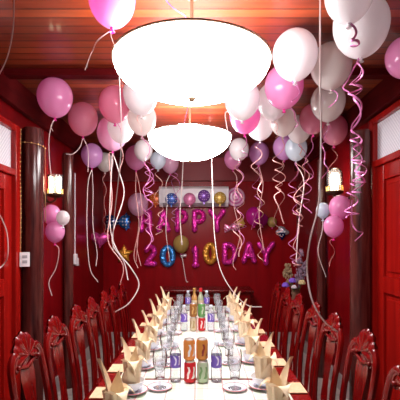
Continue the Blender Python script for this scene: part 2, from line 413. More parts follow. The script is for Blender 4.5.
# wall boxes
def wall_switch(loc, label, w=.075, h=.115):
    t = thing('wall_switch', label, 'switch', loc)
    MB().box((0, -w / 2, -h / 2), (.018, w / 2, h / 2), .003).build('plate', 'white_plastic', t, smooth=False)
    for z in (.022, -.018): MB().box((.018, -.018, z - .012), (.023, .018, z + .012), .002).build('rocker', 'grey_plastic', t, smooth=False)
    return t
wall_switch((-1.45 + .002, 3.25, 1.38), 'white switch plate with grey rockers on the wall low beside left door')
bpy.data.objects['wall_switch'].location = (-1.400, 3.19, 1.395)
bpy.data.objects['wall_switch'].rotation_euler = (0, 0, math.radians(-60))
cs = thing('cord_switch', 'white plastic switch box below a straight white cord on left wall', 'switch', (-1.448, 4.62, 1.34))
MB().box((0, -.05, -.07), (.03, .02, .05), .004).build('box', 'white_plastic', cs, smooth=False)
MB().box((0, .025, -.09), (.025, .085, .0), .004).build('socket', 'white_plastic', cs, smooth=False)
MB().tube([(.008, -.015, .05), (.008, -.015, .98)], .007, 8).build('conduit', 'white_plastic', cs)

# ------------------------------------------------------------------ big lamps
def lamp(x, y, zr, R, dp, label):
    t = thing('ceiling_lamp', label, 'lamp', (x, y, zr), group='large round hanging lamps')
    k = R / .4; prof = [(0, -dp)]
    for i in range(1, 13):
        a = i / 12 * PI / 2
        prof.append((R * math.sin(a) ** 1.08, -dp * math.cos(a)))
    prof += [(R * .985, .012), (R * .9, .022), (R * .6, .035), (R * .2, .045), (0, .046)]
    MB().lathe(prof, 56).build('shade', 'lamp_shade_glow', t)
    ring = [(R * 1.004 * math.cos(2 * PI * i / 64), R * 1.004 * math.sin(2 * PI * i / 64), .004) for i in range(64)]
    MB().tube(ring, .006, 6, closed=True).build('rim_ring', 'lamp_ring', t)
    MB().lathe([(.009, .03), (.009, H - zr - .03), (.03, H - zr - .02), (.035, H - zr), (0, H - zr)], 20).build('stem_and_canopy', 'lamp_ring', t)
    MB().lathe([(0, -dp - .022), (.012, -dp - .016), (.02, -dp), (0, -dp + .006)], 14).build('finial', 'lamp_ring', t)
    return t
LAMPS = [(-.04, 2.0, 2.435, .388, .175), (-.092, 3.62, 2.485, .374, .215)]
lamp(*LAMPS[0], 'large glowing white bowl lamp nearest, over the front of the table')
lamp(*LAMPS[1], 'smaller looking glowing white bowl lamp farther back over the table')

# ------------------------------------------------------------------ wall sconces
def sconce(loc, s, label, double):
    t = thing('wall_sconce', label, 'wall lamp', loc)
    x0 = s * (W - abs(loc[0]))
    MB().lathe([(0, 0), (.05, 0), (.055, .008), (.035, .02), (0, .022)], 18, (x0, 0, -.03), 'x', sx=1, sy=1).build('backplate', 'dark_bronze', t).scale = (1, 1, 1)
    MB().tube(spline([(x0 - s * .0, 0, -.03), (x0 * .5, 0, -.07), (0, 0, -.05), (0, 0, -.02)], 6), .009, 8).build('arm', 'dark_bronze', t)
    b = MB(); b.lathe([(0, -.03), (.04, -.03), (.066, -.012), (.068, 0), (.06, .004), (0, .004)], 20)
    b.build('base_dish', 'dark_bronze', t)
    g = MB()
    for k in range(18):
        a = 2 * PI * k / 18; x, y = .064 * math.cos(a), .064 * math.sin(a)
        g.tube([(x, y, 0), (x, y, .032)], .0045, 5); g.sphere((x, y, .036), .007, 6, 4)
    g.build('gallery', 'brass', t)
    gl = (MB().lathe([(.058, .004), (.060, .05), (.060, .14), (.05, .165), (.03, .182), (0, .19)], 24) if not double else
          MB().lathe([(.063, .004), (.063, .16), (.060, .16), (.060, .006)], 24))
    gl.build('glass_shade', 'shade_glass', t)
    t.scale = (1.1, 1.1, 1.1) if double else (1.22, 1.22, 1.22)
    for dx in ((-.036, .036) if double else (0,)):
        r = .021 if double else .033
        MB().lathe([(0, .012), (r * .9, .012), (r, .03), (r, .125), (r * .7, .145), (0, .15)], 16, (dx, 0 if not double else dx * .2, 0)).build('bulb', 'bulb_glow', t)
    return t
LS = (-1.355, 3.74, 1.98); RS = (1.30, 3.86, 2.02)
sconce(LS, -1, 'glowing sconce with two light tubes on the left wall', True)
sconce(RS, 1, 'glowing lantern sconce with domed glass on the right wall', False)

# ------------------------------------------------------------------ balloons
def ribbon_mesh(pts, kind, wpx, pts_d=3.0):
    mb = MB()
    if kind == 'plain':
        mb.tube(spline(pts, 7), wpx, 5, sq=(.45, 1.0))
    else:                                            # curled: a strip winding round its own path
        c = spline(pts, 24); n = len(c); L = sum((c[i + 1] - c[i]).length for i in range(n - 1))
        dd = max(1.6, pts_d); amp0 = (.014 + .0055 * dd) * (1 if kind == 'curl' else .45); pitch = (.046 if kind == 'curl' else .045) * dd
        ph = random.random() * 6; out = []; acc = 0
        for i, p in enumerate(c):
            if i: acc += (c[i] - c[i - 1]).length
            a = ph + 2 * PI * acc / pitch * (1 + .15 * math.sin(acc * 9 + ph)); e = min(1, acc / .07) * amp0 * (.75 + .5 * math.sin(acc * 5 + ph) ** 2)
            out.append(p + Vector((e * math.cos(a), e * math.sin(a), .02 * math.sin(a * .5))))
        mb.tube(out, wpx, 5, sq=(.4, 1.0))
    return mb

BAL = []
def knot_pt(c, R): return Vector((c.x, c.y, c.z - 1.30 * R))
def bal(px, py, rx, mt, label, ribbons=(), d=None, group='balloons under the ceiling', tilt=(0, 0)):
    if d is None: d = 1.215 * F / ((240 - py) + 1.07 * rx)
    c = P(px, py + .08 * rx, d); R = rx * d / F * .985
    BAL.append((label, c, R))
    t = thing('balloon', label, 'balloon', c, group=group)
    prof = []
    for i in range(23):
        a = PI * i / 22
        if a <= PI / 2: prof.append((R * math.sin(a), R * 1.07 * math.cos(a)))
        else: prof.append((R * max(0.012 / 1, math.sin(a) ** 1.12), R * 1.24 * math.cos(a)))
    prof[0] = (0, prof[0][1]); prof[-1] = (.008, prof[-1][1])
    q = MB(); q.lathe(prof, 32); q.build('skin', mt, t)
    z = -1.24 * R
    k = MB(); k.lathe([(.007, z + .004), (.009, z - .004), (.005, z - .008), (.014, z - .02), (.012, z - .022), (0, z - .012)], 12)
    k.build('knot', mt if 'white' in mt or 'cream' in mt or 'ice' in mt else 'latex_knot', t)
    for rb in ribbons:
        path, kind, rm, wd = rb
        pts = [Vector((0, 0, z - .01))]
        for j, (x, y) in enumerate(path):
            pts.append(P(x, y, d + .015 * math.sin(j * 2.1 + px)) - c)
        ribbon_mesh(pts, kind, wd, d).build('ribbon', rm, t)
    return t
RW, RP, RE = 'ribbon_white', 'ribbon_pink', 'ribbon_peach'
BALLOONS = [
 (112, -3, 23.5, 'latex_pink', 'big pink balloon cut off by the top of the picture', [([(98, 40), (93, 50), (90, 56), (85, 70)], 'plain', RW, .003), ([(111, 36), (117, 54), (120, 90), (121, 150), (114, 220), (113, 250)], 'plain', RW, .002)], None),
 (55, 95, 17.5, 'latex_pink', 'bright pink balloon nearest to the left wall', [([(52, 124), (49, 140), (50, 165), (53, 188)], 'plain', RW, .0035), ([(51, 126), (53, 131)], 'plain', RW, .003)], None),
 (83, 117, 14.8, 'latex_rose', 'rose balloon whose white ribbon bends off to the left', [([(80, 147), (73, 154), (66, 154)], 'plain', RW, .004), ([(88, 150), (88, 172)], 'plain', RW, .004)], None),
 (115, 102, 16.3, 'latex_rose', 'dusky rose balloon left of the front lamp rim', [([(117, 124), (120, 132)], 'soft', RP, .003)], None),
 (112.5, 131, 15.5, 'latex_pale_pink', 'pale pink balloon with several long white ribbons at left', [([(111, 180), (110, 225), (117, 250), (131, 268), (139, 285), (129, 303), (115, 312)], 'plain', RW, .0055), ([(119, 172), (124, 195), (114, 228), (113, 245), (124, 262), (128, 280)], 'plain', RW, .005), ([(109, 157), (112, 200), (108, 240), (123, 265), (120, 285)], 'plain', RE, .004)], None),
 (121, 126, 13.5, 'latex_white', 'white balloon squeezed between the dusky rose and pale pink ones', [([(122, 150), (121, 170)], 'soft', RE, .003)], 3.5),
 (141, 92, 18, 'latex_white', 'white balloon half hidden behind the left rim of the front lamp', [([(138, 118), (140, 130)], 'soft', RE, .003)], None),
 (142, 117, 14.5, 'latex_cream', 'off-white balloon hanging below the white one left of back lamp', [([(143, 140), (150, 160), (148, 200)], 'curl', RP, .003)], 3.12),
 (92, 154, 10.8, 'latex_violet', 'small mauve balloon low on the left with two straight ribbons', [([(88, 185), (87, 230), (90, 268), (98, 282)], 'plain', RW, .005), ([(93, 190), (93, 225), (97, 252), (96, 266)], 'plain', RW, .004)], 4.5),
 (105, 161, 8.6, 'latex_cream', 'small off-white balloon beside the mauve one at left', [([(104, 185), (106, 200), (104, 222), (107, 235)], 'soft', RE, .003)], 4.95),
 (136, 156, 11, 'latex_pink', 'pink balloon behind a white one left of the back lamp', [([(136, 195), (139, 225), (134, 255), (138, 268)], 'plain', RE, .004), ([(140, 190), (142, 215), (137, 245), (141, 266)], 'plain', RE, .0035)], 5.0),
 (143.5, 149, 9.5, 'latex_white', 'small white balloon against the left side of back lamp', [([(147, 170), (149, 200), (147, 225), (151, 243)], 'curl', RP, .006), ([(149, 175), (145, 205), (150, 230), (146, 250)], 'curl', RP, .005)], 4.55),
 (158, 159, 8, 'latex_ice', 'tiny bluish white balloon peeking out under the back lamp', [([(159, 172), (158, 195), (161, 212), (158, 236)], 'curl', RE, .004)], 4.85),
 (170, 162, 9, 'latex_pale_pink', 'pink balloon peeking out under the middle of back lamp', [([(166, 185), (167, 205), (166, 232), (170, 262)], 'plain', RW, .0035), ([(176, 180), (178, 190), (175, 205)], 'curl', RP, .004)], 5.3),
 (242, 97, 18, 'latex_white', 'white balloon half hidden behind the right rim of front lamp', [([(226, 112), (228, 135)], 'plain', RW, .003)], 2.85),
 (245, 114, 15.5, 'latex_pink', 'pink balloon below the white one right of front lamp', [([(244, 140), (246, 150), (240, 165)], 'curl', RP, .003)], 3.3),
 (260, 122, 14.5, 'latex_white', 'white balloon beside a pink one right of back lamp', [([(259, 150), (256, 165), (262, 195)], 'curl', RE, .0035)], None),
 (295, 52, 22.5, 'latex_white', 'big bright white egg-shaped balloon right of the front lamp', [([(293, 84), (297, 92), (293, 100)], 'soft', RP, .0035)], None),
 (284, 84, 19.5, 'latex_pink', 'shiny pink balloon below the big bright white one', [([(291, 110), (298, 118), (294, 128)], 'soft', RP, .004)], None),
 (273, 99, 16.5, 'latex_white', 'white balloon tucked behind the shiny pink one', [([(278, 125), (276, 140)], 'soft', RE, .003)], 3.04),
 (283, 119, 13.5, 'latex_cream', 'off-white balloon under the shiny pink one', [([(281, 145), (277, 160), (281, 178), (277, 195), (281, 225)], 'curl', RE, .0045)], 3.42),
 (299, 128, 12, 'latex_white', 'small white balloon right of the off-white one, above the violet', [([(301, 150), (309, 175), (305, 200), (311, 215)], 'curl', RP, .004), ([(302, 150), (306, 172), (298, 195), (301, 225)], 'curl', RE, .0045)], 3.85),
 (331, 63, 20.5, 'latex_cream', 'large off-white balloon behind a long straight ribbon', [([(332, 92), (337, 97), (330, 104)], 'soft', RP, .003)], None),
 (328, 100, 17, 'latex_cream', 'off-white balloon under the large off-white one', [([(328, 126), (323, 150), (327, 165), (322, 180)], 'soft', RP, .0035)], None),
 (334, 128, 13.5, 'latex_rose', 'deep rose balloon above the right sconce', [([(334, 155), (331, 165), (335, 178)], 'curl', RE, .003)], None),
 (313, 117, 13.5, 'latex_rose', 'deep rose balloon behind the off-white ones at right', [([(313, 140), (308, 160), (313, 175)], 'soft', RP, .003)], 3.5),
 (361, 22, 27.5, 'latex_white', 'largest white balloon at upper right with long pink curl', [([(357, 75), (355, 92), (357, 130), (358, 160), (361, 178), (352, 200), (353, 222)], 'curl', RP, .005), ([(356, 76), (358, 100), (355, 140), (360, 170), (357, 190)], 'curl', RP, .0045), ([(353, 225), (363, 233), (354, 241)], 'plain', RP, .004) if 0 else ([(355, 66), (348, 80), (343, 88), (349, 92)], 'plain', RP, .0035)], None),
 (349, -8, 24, 'latex_white', 'white balloon cut off by the top edge at upper right', [([(355, 30), (357, 36), (353, 43), (358, 52)], 'curl', RP, .006)], 1.72),
 (404, 55, 18, 'latex_pink', 'pink balloon cut off by the right edge of the picture', [], None),
 (259, 152, 10.2, 'latex_violet', 'violet balloon standing alone right of the back lamp', [([(257, 180), (262, 200), (258, 225), (262, 245), (260, 262)], 'curl', RE, .005), ([(263, 185), (259, 215), (264, 250)], 'plain', RE, .004), ([(256, 180), (259, 205), (255, 228)], 'curl', RP, .004)], 4.9),
 (284, 146, 11, 'latex_violet', 'violet balloon partly behind a white one at right', [([(277, 175), (282, 200), (276, 220), (281, 238)], 'curl', RE, .005)], 4.55),
 (296, 147, 11, 'latex_ice', 'bluish white balloon in front of the violet one at right', [([(303, 178), (297, 205), (302, 230), (296, 250), (298, 268)], 'curl', RE, .005), ([(296, 165), (304, 182), (299, 220), (296, 262)], 'plain', RW, .005), ([(295, 170), (292, 195), (297, 215), (293, 245), (296, 265)], 'curl', RP, .005)], 4.2),
 (233, 158, 9, 'latex_pink', 'pink balloon below a white one at right end of back lamp', [([(237, 180), (234, 205), (240, 235), (233, 262), (236, 270)], 'plain', RE, .004)], 5.15),
 (239, 148, 10, 'latex_white', 'white balloon touching the right end of back lamp', [([(240, 172), (238, 200), (243, 230), (238, 250)], 'curl', RP, .004), ([(238, 172), (242, 195), (237, 225), (240, 258)], 'curl', RE, .005)], 4.6),
]
for q in BALLOONS: bal(q[0], q[1], q[2], q[3], q[4], q[5], q[6])
# clusters tied under the sconces
SG = 'balloons tied under the sconces'
bal(51.5, 213.5, 9.2, 'latex_pink', 'upper pink balloon under the left sconce', [], 3.62, SG)
bal(55, 230.5, 9.6, 'latex_pink', 'lowest pink balloon of the bunch under the left sconce', [([(59, 250), (56, 268), (49, 282), (52, 296)], 'plain', RW, .004)], 3.50, SG)
bal(63, 217, 6.6, 'latex_white', 'small white balloon of the bunch under the left sconce', [], 3.48, SG)
bal(340, 206, 11, 'latex_pink', 'upper pink balloon under the right sconce', [], 3.55, SG)
bal(333.5, 225, 10, 'latex_pink', 'lower pink balloon of the bunch under the right sconce', [([(331, 245), (333, 255), (330, 264)], 'soft', RE, .003)], 3.47, SG)
bal(323, 209.5, 7, 'latex_ice', 'small white balloon of the bunch under the right sconce', [([(322, 232), (318, 252), (326, 277)], 'plain', RW, .004)], 3.72, SG)
# loose balloons on the back wall
WG = 'balloons along the back wall'
bal(138, 203, 10.2, 'latex_pale_pink', 'pale see-through pink balloon left of the orange disc', [([(139, 225), (136, 262)], 'plain', RE, .004)], 5.70, WG)
bal(181, 243, 8, 'latex_yellow', 'mustard yellow balloon between blue zero and pink one', [([(183, 262), (186, 280), (188, 282)], 'plain', RW, .005)], 5.87, WG)
bal(254, 215, 8.3, 'latex_magenta', 'glossy magenta balloon right of the swirl disc', [], 5.68, WG)
bal(262.5, 219, 5.5, 'latex_magenta', 'second magenta balloon, farther right and half behind a ribbon', [], 5.91, WG)
bal(272, 221.5, 4.6, 'latex_yellow', 'small golden balloon right of the magenta pair', [], 5.92, WG)

# free hanging ribbons
def free_ribbon(path, d, kind, mt, wd, label):
    c = P(*path[0], d)
    o = ribbon_mesh([P(x, y, d + .012 * math.sin(i * 2.3)) - c for i, (x, y) in enumerate(path)], kind, wd, d).build('ribbon', mt, None, loc=c)
    tag(o, label, 'ribbon', 'loose hanging ribbons')
free_ribbon([(14, -48), (14, 0), (13, 30), (8, 55), (0, 73), (-8, 84)], 1.7, 'plain', RW, .003, 'white ribbon crossing the top left corner of the picture')
free_ribbon([(-14, 38), (-10, 150), (-2, 208), (2, 219), (7, 233), (8, 254), (4, 264), (-3, 270)], 2.4, 'plain', RW, .004, 'white ribbon bowing out at the left edge before the door')
free_ribbon([(320, -17), (320, 30), (320, 90), (321, 130), (319, 200), (310, 240), (307, 270), (312, 300), (324, 321), (338, 332)], 1.9, 'plain', RW, .0042, 'very long white ribbon hanging straight down at right, ending over a chair')
free_ribbon([(210, 128), (212, 170), (213, 205), (215, 240), (220, 268), (231, 289), (247, 305), (262, 307)], 4.3, 'plain', RW, .0045, 'white ribbon running past the pink letters to a flat end right')
free_ribbon([(352, 200), (352, 222), (357, 231), (363, 233), (355, 241)], 1.97, 'plain', RP, .004, 'short pink ribbon tail zigzagging at the bottom of the big curl')
free_ribbon([(160, -17), (166, 0), (176, 10), (184, 15), (187, 20)], 1.9, 'plain', RP, .003, 'short pink ribbon lying above the front lamp rim')
free_ribbon([(184, 63), (181, 103), (188, 98), (190, 88), (187, 112), (183, 126)], 2.75, 'plain', RP, .003, 'pink ribbon knot hanging in the gap between the two lamps')
free_ribbon([(184, 147), (183, 164), (182, 185), (180, 215), (182, 245)], 5.2, 'plain', RW, .006, 'white ribbon dropping from the middle of the back lamp')
free_ribbon([(175, 153), (173, 166), (175, 178), (172, 190), (176, 206), (173, 225)], 5.57, 'curl', RP, .005, 'pink curl in front of the first letter P')

# ------------------------------------------------------------------ foil letters
def arcp(cx, cz, rx, rz, a0, a1, n=14):
    return [(cx + rx * math.cos(math.radians(a0 + (a1 - a0) * i / n)), cz + rz * math.sin(math.radians(a0 + (a1 - a0) * i / n))) for i in range(n + 1)]
GL = {
 'H': [[(.1, 0), (.1, 1)], [(.62, 0), (.62, 1)], [(.1, .5), (.62, .5)]],
 'A': [[(.05, 0), (.36, 1)], [(.36, 1), (.67, 0)], [(.18, .33), (.54, .33)]],
 'P': [[(.1, 0), (.1, 1)], [(.1, 1)] + arcp(.36, .74, .27, .26, 90, -90) + [(.1, .48)]],
 'Y': [[(.02, 1), (.36, .5)], [(.70, 1), (.36, .5)], [(.36, .5), (.36, 0)]],
 '2': [arcp(.36, .72, .28, .28, 165, -20) + [(.08, .03), (.68, .03)]],
 '1': [[(.2, .78), (.38, 1), (.38, 0)], [(.2, 0), (.56, 0)]],
 'D': [[(.1, 0), (.1, 1)], [(.1, 1)] + arcp(.26, .5, .40, .5, 90, -90) + [(.1, 0)]],
}
def letter(ch, x0, x1, ytop, ybot, mt, label, d=5.955):
    z0 = CAMZ + (240 - ybot) * d / F; z1 = CAMZ + (240 - ytop) * d / F
    X0 = (x0 - 200) * d / F; X1 = (x1 - 200) * d / F; r = .041
    t = MB(); h = z1 - z0 - 2 * r; w = X1 - X0 - 2 * r
    f = lambda q: (r + (q[0] - .05) / .62 * w - (w + 2 * r) / 2, 0, r + q[1] * h)
    if ch == '0':
        ring = [(math.cos(2 * PI * i / 36) * (w / 2), 0, r + h / 2 + math.sin(2 * PI * i / 36) * h / 2) for i in range(36)]
        t.tube(ring, [r * (1.15 if abs(math.sin(2 * PI * i / 36)) < .7 else 1.0) for i in range(36)], 12, closed=True)
    elif ch == '-':
        t.tube([(-w / 2, 0, r + h / 2), (w / 2, 0, r + h / 2)], .026, 10)
    else:
        for st in GL[ch]:
            p = [Vector(f(q)) for q in st]; out = []
            for a, b in zip(p, p[1:]):
                n = max(2, int((b - a).length / .03))
                out += [a.lerp(b, i / n) for i in range(n)]
            out.append(p[-1])
            rr = [r * (1 + .10 * math.sin(i * 2.2)) for i in range(len(out))]
            dr0, dr1 = (out[0] - out[1]).normalized(), (out[-1] - out[-2]).normalized()
            out = [out[0] + dr0 * r * .75] + out + [out[-1] + dr1 * r * .75]
            rr = [r * .45] + rr + [r * .45]
            t.tube(out, rr, 12)
    o = t.build('letter_balloon', mt, None, loc=((X0 + X1) / 2, d, z0))
    tag(o, label, 'letter balloon', 'foil letters on the back wall')
    return o
MG = 'foil_magenta'
for ch, x0, x1, yt, yb, mt, lb in (
  ('H', 138, 153, 209, 233, MG, 'magenta foil letter H starting the upper word'),
  ('A', 156, 171, 209, 233, MG, 'magenta foil letter A in the upper word'),
  ('P', 174, 189, 209, 233, MG, 'first magenta foil letter P in the upper word'),
  ('P', 191, 207, 209, 233, MG, 'second magenta foil letter P, just before the Y'),
  ('Y', 208, 226, 208, 233, MG, 'magenta foil letter Y ending the upper word'),
  ('2', 143, 157.5, 244, 267, MG, 'magenta foil number 2 starting the lower row'),
  ('0', 160, 175.5, 244.5, 267.5, 'foil_blue', 'blue foil number 0 beside the magenta 2'),
  ('-', 177.5, 189, 246, 265, 'foil_white', 'white foil dash under the mustard yellow balloon'),
  ('1', 190, 201, 244, 268, MG, 'magenta foil number 1 after the dash'),
  ('0', 203, 217.5, 242, 265, 'foil_gold', 'gold foil number 0 after the magenta 1'),
  ('D', 221, 238, 242, 265, MG, 'magenta foil letter D starting the last word'),
  ('A', 241, 257, 241, 264, MG, 'magenta foil letter A in the lower row'),
  ('Y', 257, 275, 241, 266, MG, 'magenta foil letter Y ending the lower row')):
    letter(ch, x0, x1, yt, yb, mt, lb)

# ------------------------------------------------------------------ air conditioner and discs
ac = thing('air_conditioner', 'white split air conditioner high on the back wall behind round discs', 'air conditioner', (-.09, D, 2.045))
MB().prism([(0, 0), (1, 0)], 0, 0) if 0 else None
b = MB(); pr = [(-.0, .0), (-.12, .0), (-.185, .05), (-.20, .12), (-.20, .25), (-.16, .285), (0, .285)]
a = b.vs([(-.505, y, z) for y, z in pr]); c = b.vs([(.505, y, z) for y, z in pr]); b.face(a); b.face(c[::-1])
for k in range(len(pr)): b.face([a[k], c[k], c[(k + 1) % len(pr)], a[(k + 1) % len(pr)]])
b.build('body', 'ac_white', ac, smooth=False)
MB().box((-.46, -.208, .13), (.46, -.199, .25), .003).build('front_panel', 'ac_white', ac, smooth=False)
fv = MB()
for v in b'\x00': pass
fv.grid(lambda u, v: (-.45 + .9 * u, -.135 - .055 * v, -.002 + .045 * v), 1, 3); bmesh.ops.solidify(fv.bm, geom=fv.bm.faces[:], thickness=.006)
fv.build('air_flap', 'grey_plastic', ac, smooth=False)

def disc(px, py, r, mt, label, d=5.762):
    c = P(px, py, d); R = r * d / F
    t = thing('round_foil_balloon', label, 'foil balloon', c, group='round discs in front of the air conditioner')
    s = MB(); s.lathe([(0, -.035), (R * .5, -.032), (R * .85, -.018), (R * .98, -.003), (R, 0), (R * .98, .003), (R * .85, .018), (R * .5, .032), (0, .035)], 28, axis='y')
    s.build('face', mt, t)
    MB().box((-.008, -.002, -R - .03), (.008, .002, -R + .004)).build('tail', mt, t, smooth=False)
disc(155.5, 199, 6.4, 'disc_orange', 'orange dotted round foil balloon left end of the row', 5.955)
disc(171.5, 199, 6.1, 'disc_blue', 'blue dotted round foil balloon beside the orange one')
disc(189.5, 199, 6.2, 'disc_pink', 'pink round foil balloon in the middle of the row')
disc(204, 196, 6.2, 'disc_purple', 'purple dotted round foil balloon right of the pink one')
disc(220, 198, 6.2, 'disc_yellow', 'yellow round foil balloon right of the purple one')
disc(235.5, 197, 9.5, 'disc_swirl', 'large pink and white swirl round foil balloon right end of the row', 5.955)

# ------------------------------------------------------------------ other foil shapes on the back wall
def puff(outline, depth):
    """pillow: outline (x,z) around 0, thick in the middle"""
    mb = MB(); n = len(outline); lev = [1, .93, .8, .55, .25, 0]
    for sgn in (-1, 1):
        rings = []
        for l in lev:
            y = sgn * depth * math.sqrt(max(0, 1 - l * l))
            rings.append(mb.vs([(x * l, y, z * l) for x, z in outline]) if l else mb.vs([(0, y, 0)]))
        for a, b in zip(rings, rings[1:]):
            for k in range(n):
                if len(b) > 1: mb.face([a[k], a[(k + 1) % n], b[(k + 1) % n], b[k]])
                else: mb.face([a[k], a[(k + 1) % n], b[0]])
    return mb
FG = 'foil shapes on the back wall'
def starpts(r, q, n=5, rot=90):
    o = []
    for i in range(n * 2):
        a = math.radians(rot + 180 * i / n); k = r if i % 2 == 0 else r * q
        o.append((k * math.cos(a), k * math.sin(a)))
    out = []
    for a, b in zip(o, o[1:] + o[:1]): out += [a, ((a[0] + b[0]) / 2 * .99, (a[1] + b[1]) / 2 * .99)]
    return out
d = 5.95
t = thing('bow_balloon', 'blue foil bow with white polka dots at left of back wall', 'foil balloon', P(118, 222, d), group=FG)
fan = lambda s: [(s * x, z) for x, z in ((0, .02), (.05, .09), (.10, .11), (.125, .15), (.15, .10), (.185, .09), (.17, .04), (.195, 0), (.17, -.04), (.18, -.10), (.145, -.10), (.12, -.14), (.10, -.10), (.05, -.08), (0, -.02))]
def centred(pts):
    cx = sum(p[0] for p in pts) / len(pts); return [(x - cx, z) for x, z in pts], cx
for s, mt in ((-1, 'foil_navy_dots'), (1, 'foil_blue_dots')):
    o, cx = centred(fan(s)); o = o if s < 0 else o[::-1]
    puff(o, .04).build('loop', mt, t, loc=(cx, 0, 0))
MB().sphere((0, 0, 0), .035, 12, 8, (1, 1, 1.2)).build('knot', 'foil_navy_dots', t)
o = puff(starpts(.15, .5, 5, 90), .045).build('star_balloon', 'foil_gold', loc=P(124, 254, d)); tag(o, 'gold foil star below the blue polka dot bow', 'foil balloon', FG)
ht = [(.13 * math.sin(a) ** 3, .12 * (13 * math.cos(a) - 5 * math.cos(2 * a) - 2 * math.cos(3 * a) - math.cos(4 * a)) / 16) for a in [2 * PI * i / 40 for i in range(40)]]
MATS['foil_pinkheart'] = foil('foil_pinkheart', (.70, .08, .36), .3, .15)
o = puff(ht, .07).build('heart_balloon', 'foil_pinkheart', loc=P(100, 239, 5.35)); tag(o, 'pink foil heart on the far left of the back wall', 'foil balloon', FG)
t = thing('candy_balloon', 'pink striped foil candy with a yellow end, below swirl disc', 'foil balloon', P(235, 227, d), group=FG)
MB().sphere((0, 0, 0), .075, 16, 10, (1, .6, .85)).build('middle', 'candy_stripe', t)
puff([(0, .02), (.09, .09), (.10, .03), (.12, 0), (.09, -.06), (0, -.02)][::-1], .02).build('wrapper_end', 'disc_yellow', t, loc=(.03, 0, .055))
puff([(0, .02), (-.10, .06), (-.11, 0), (-.10, -.08), (0, -.03)], .02).build('wrapper_end', 'candy_stripe', t, loc=(-.055, 0, -.01))
t = thing('cupcake_balloon', 'silver foil ice cream with dark pointed cone, right of back wall', 'foil balloon', P(282, 232, d), group=FG)
s = MB()
for (x, z, r) in ((-.05, .0, .045), (.045, .0, .05), (0, .035, .055), (.075, -.005, .035), (-.02, .06, .035), (0, 0, .05)): s.sphere((x, 0, z), r, 12, 8, (1, .7, .9))
s.build('scoop', 'foil_silver', t)
MB().lathe([(.0, -.13), (.02, -.10), (.07, -.03), (.06, -.015), (0, -.01)], 16, sy=.6).build('cone', 'foil_navy_dots', t)

# ------------------------------------------------------------------ sideboard at the back
sb = thing('sideboard', 'low dark red carved sideboard against the back wall behind the table', 'sideboard', (.1, 5.72, 0))
MB().box((-.60, -.20, .06), (.60, .22, .82), .006).build('body', 'red_lacquer', sb, smooth=False)
MB().box((-.64, -.24, .82), (.64, .24, .86), .008).build('worktop', 'red_lacquer', sb, smooth=False)
g = MB()
for k in range(32): g.sphere((-.62 + 1.24 * k / 31, -.245, .845), .013, 8, 6)
g.build('carved_edge', 'red_lacquer', sb)
for s in (-1, 0, 1):
    dd = MB().box((s * .38 - .17, -.215, .12), (s * .38 + .17, -.20, .76), .005).build('door', 'red_lacquer', sb, smooth=False)
    MB().sphere((s * .38 + .13, -.225, .46), .014, 10, 6).build('knob', 'brass', dd)
for sx_ in (-.54, .54):
    for sy_ in (-.15, .17): MB().box((sx_ - .03, sy_ - .03, 0), (sx_ + .03, sy_ + .03, .06)).build('foot', 'red_lacquer', sb, smooth=False)

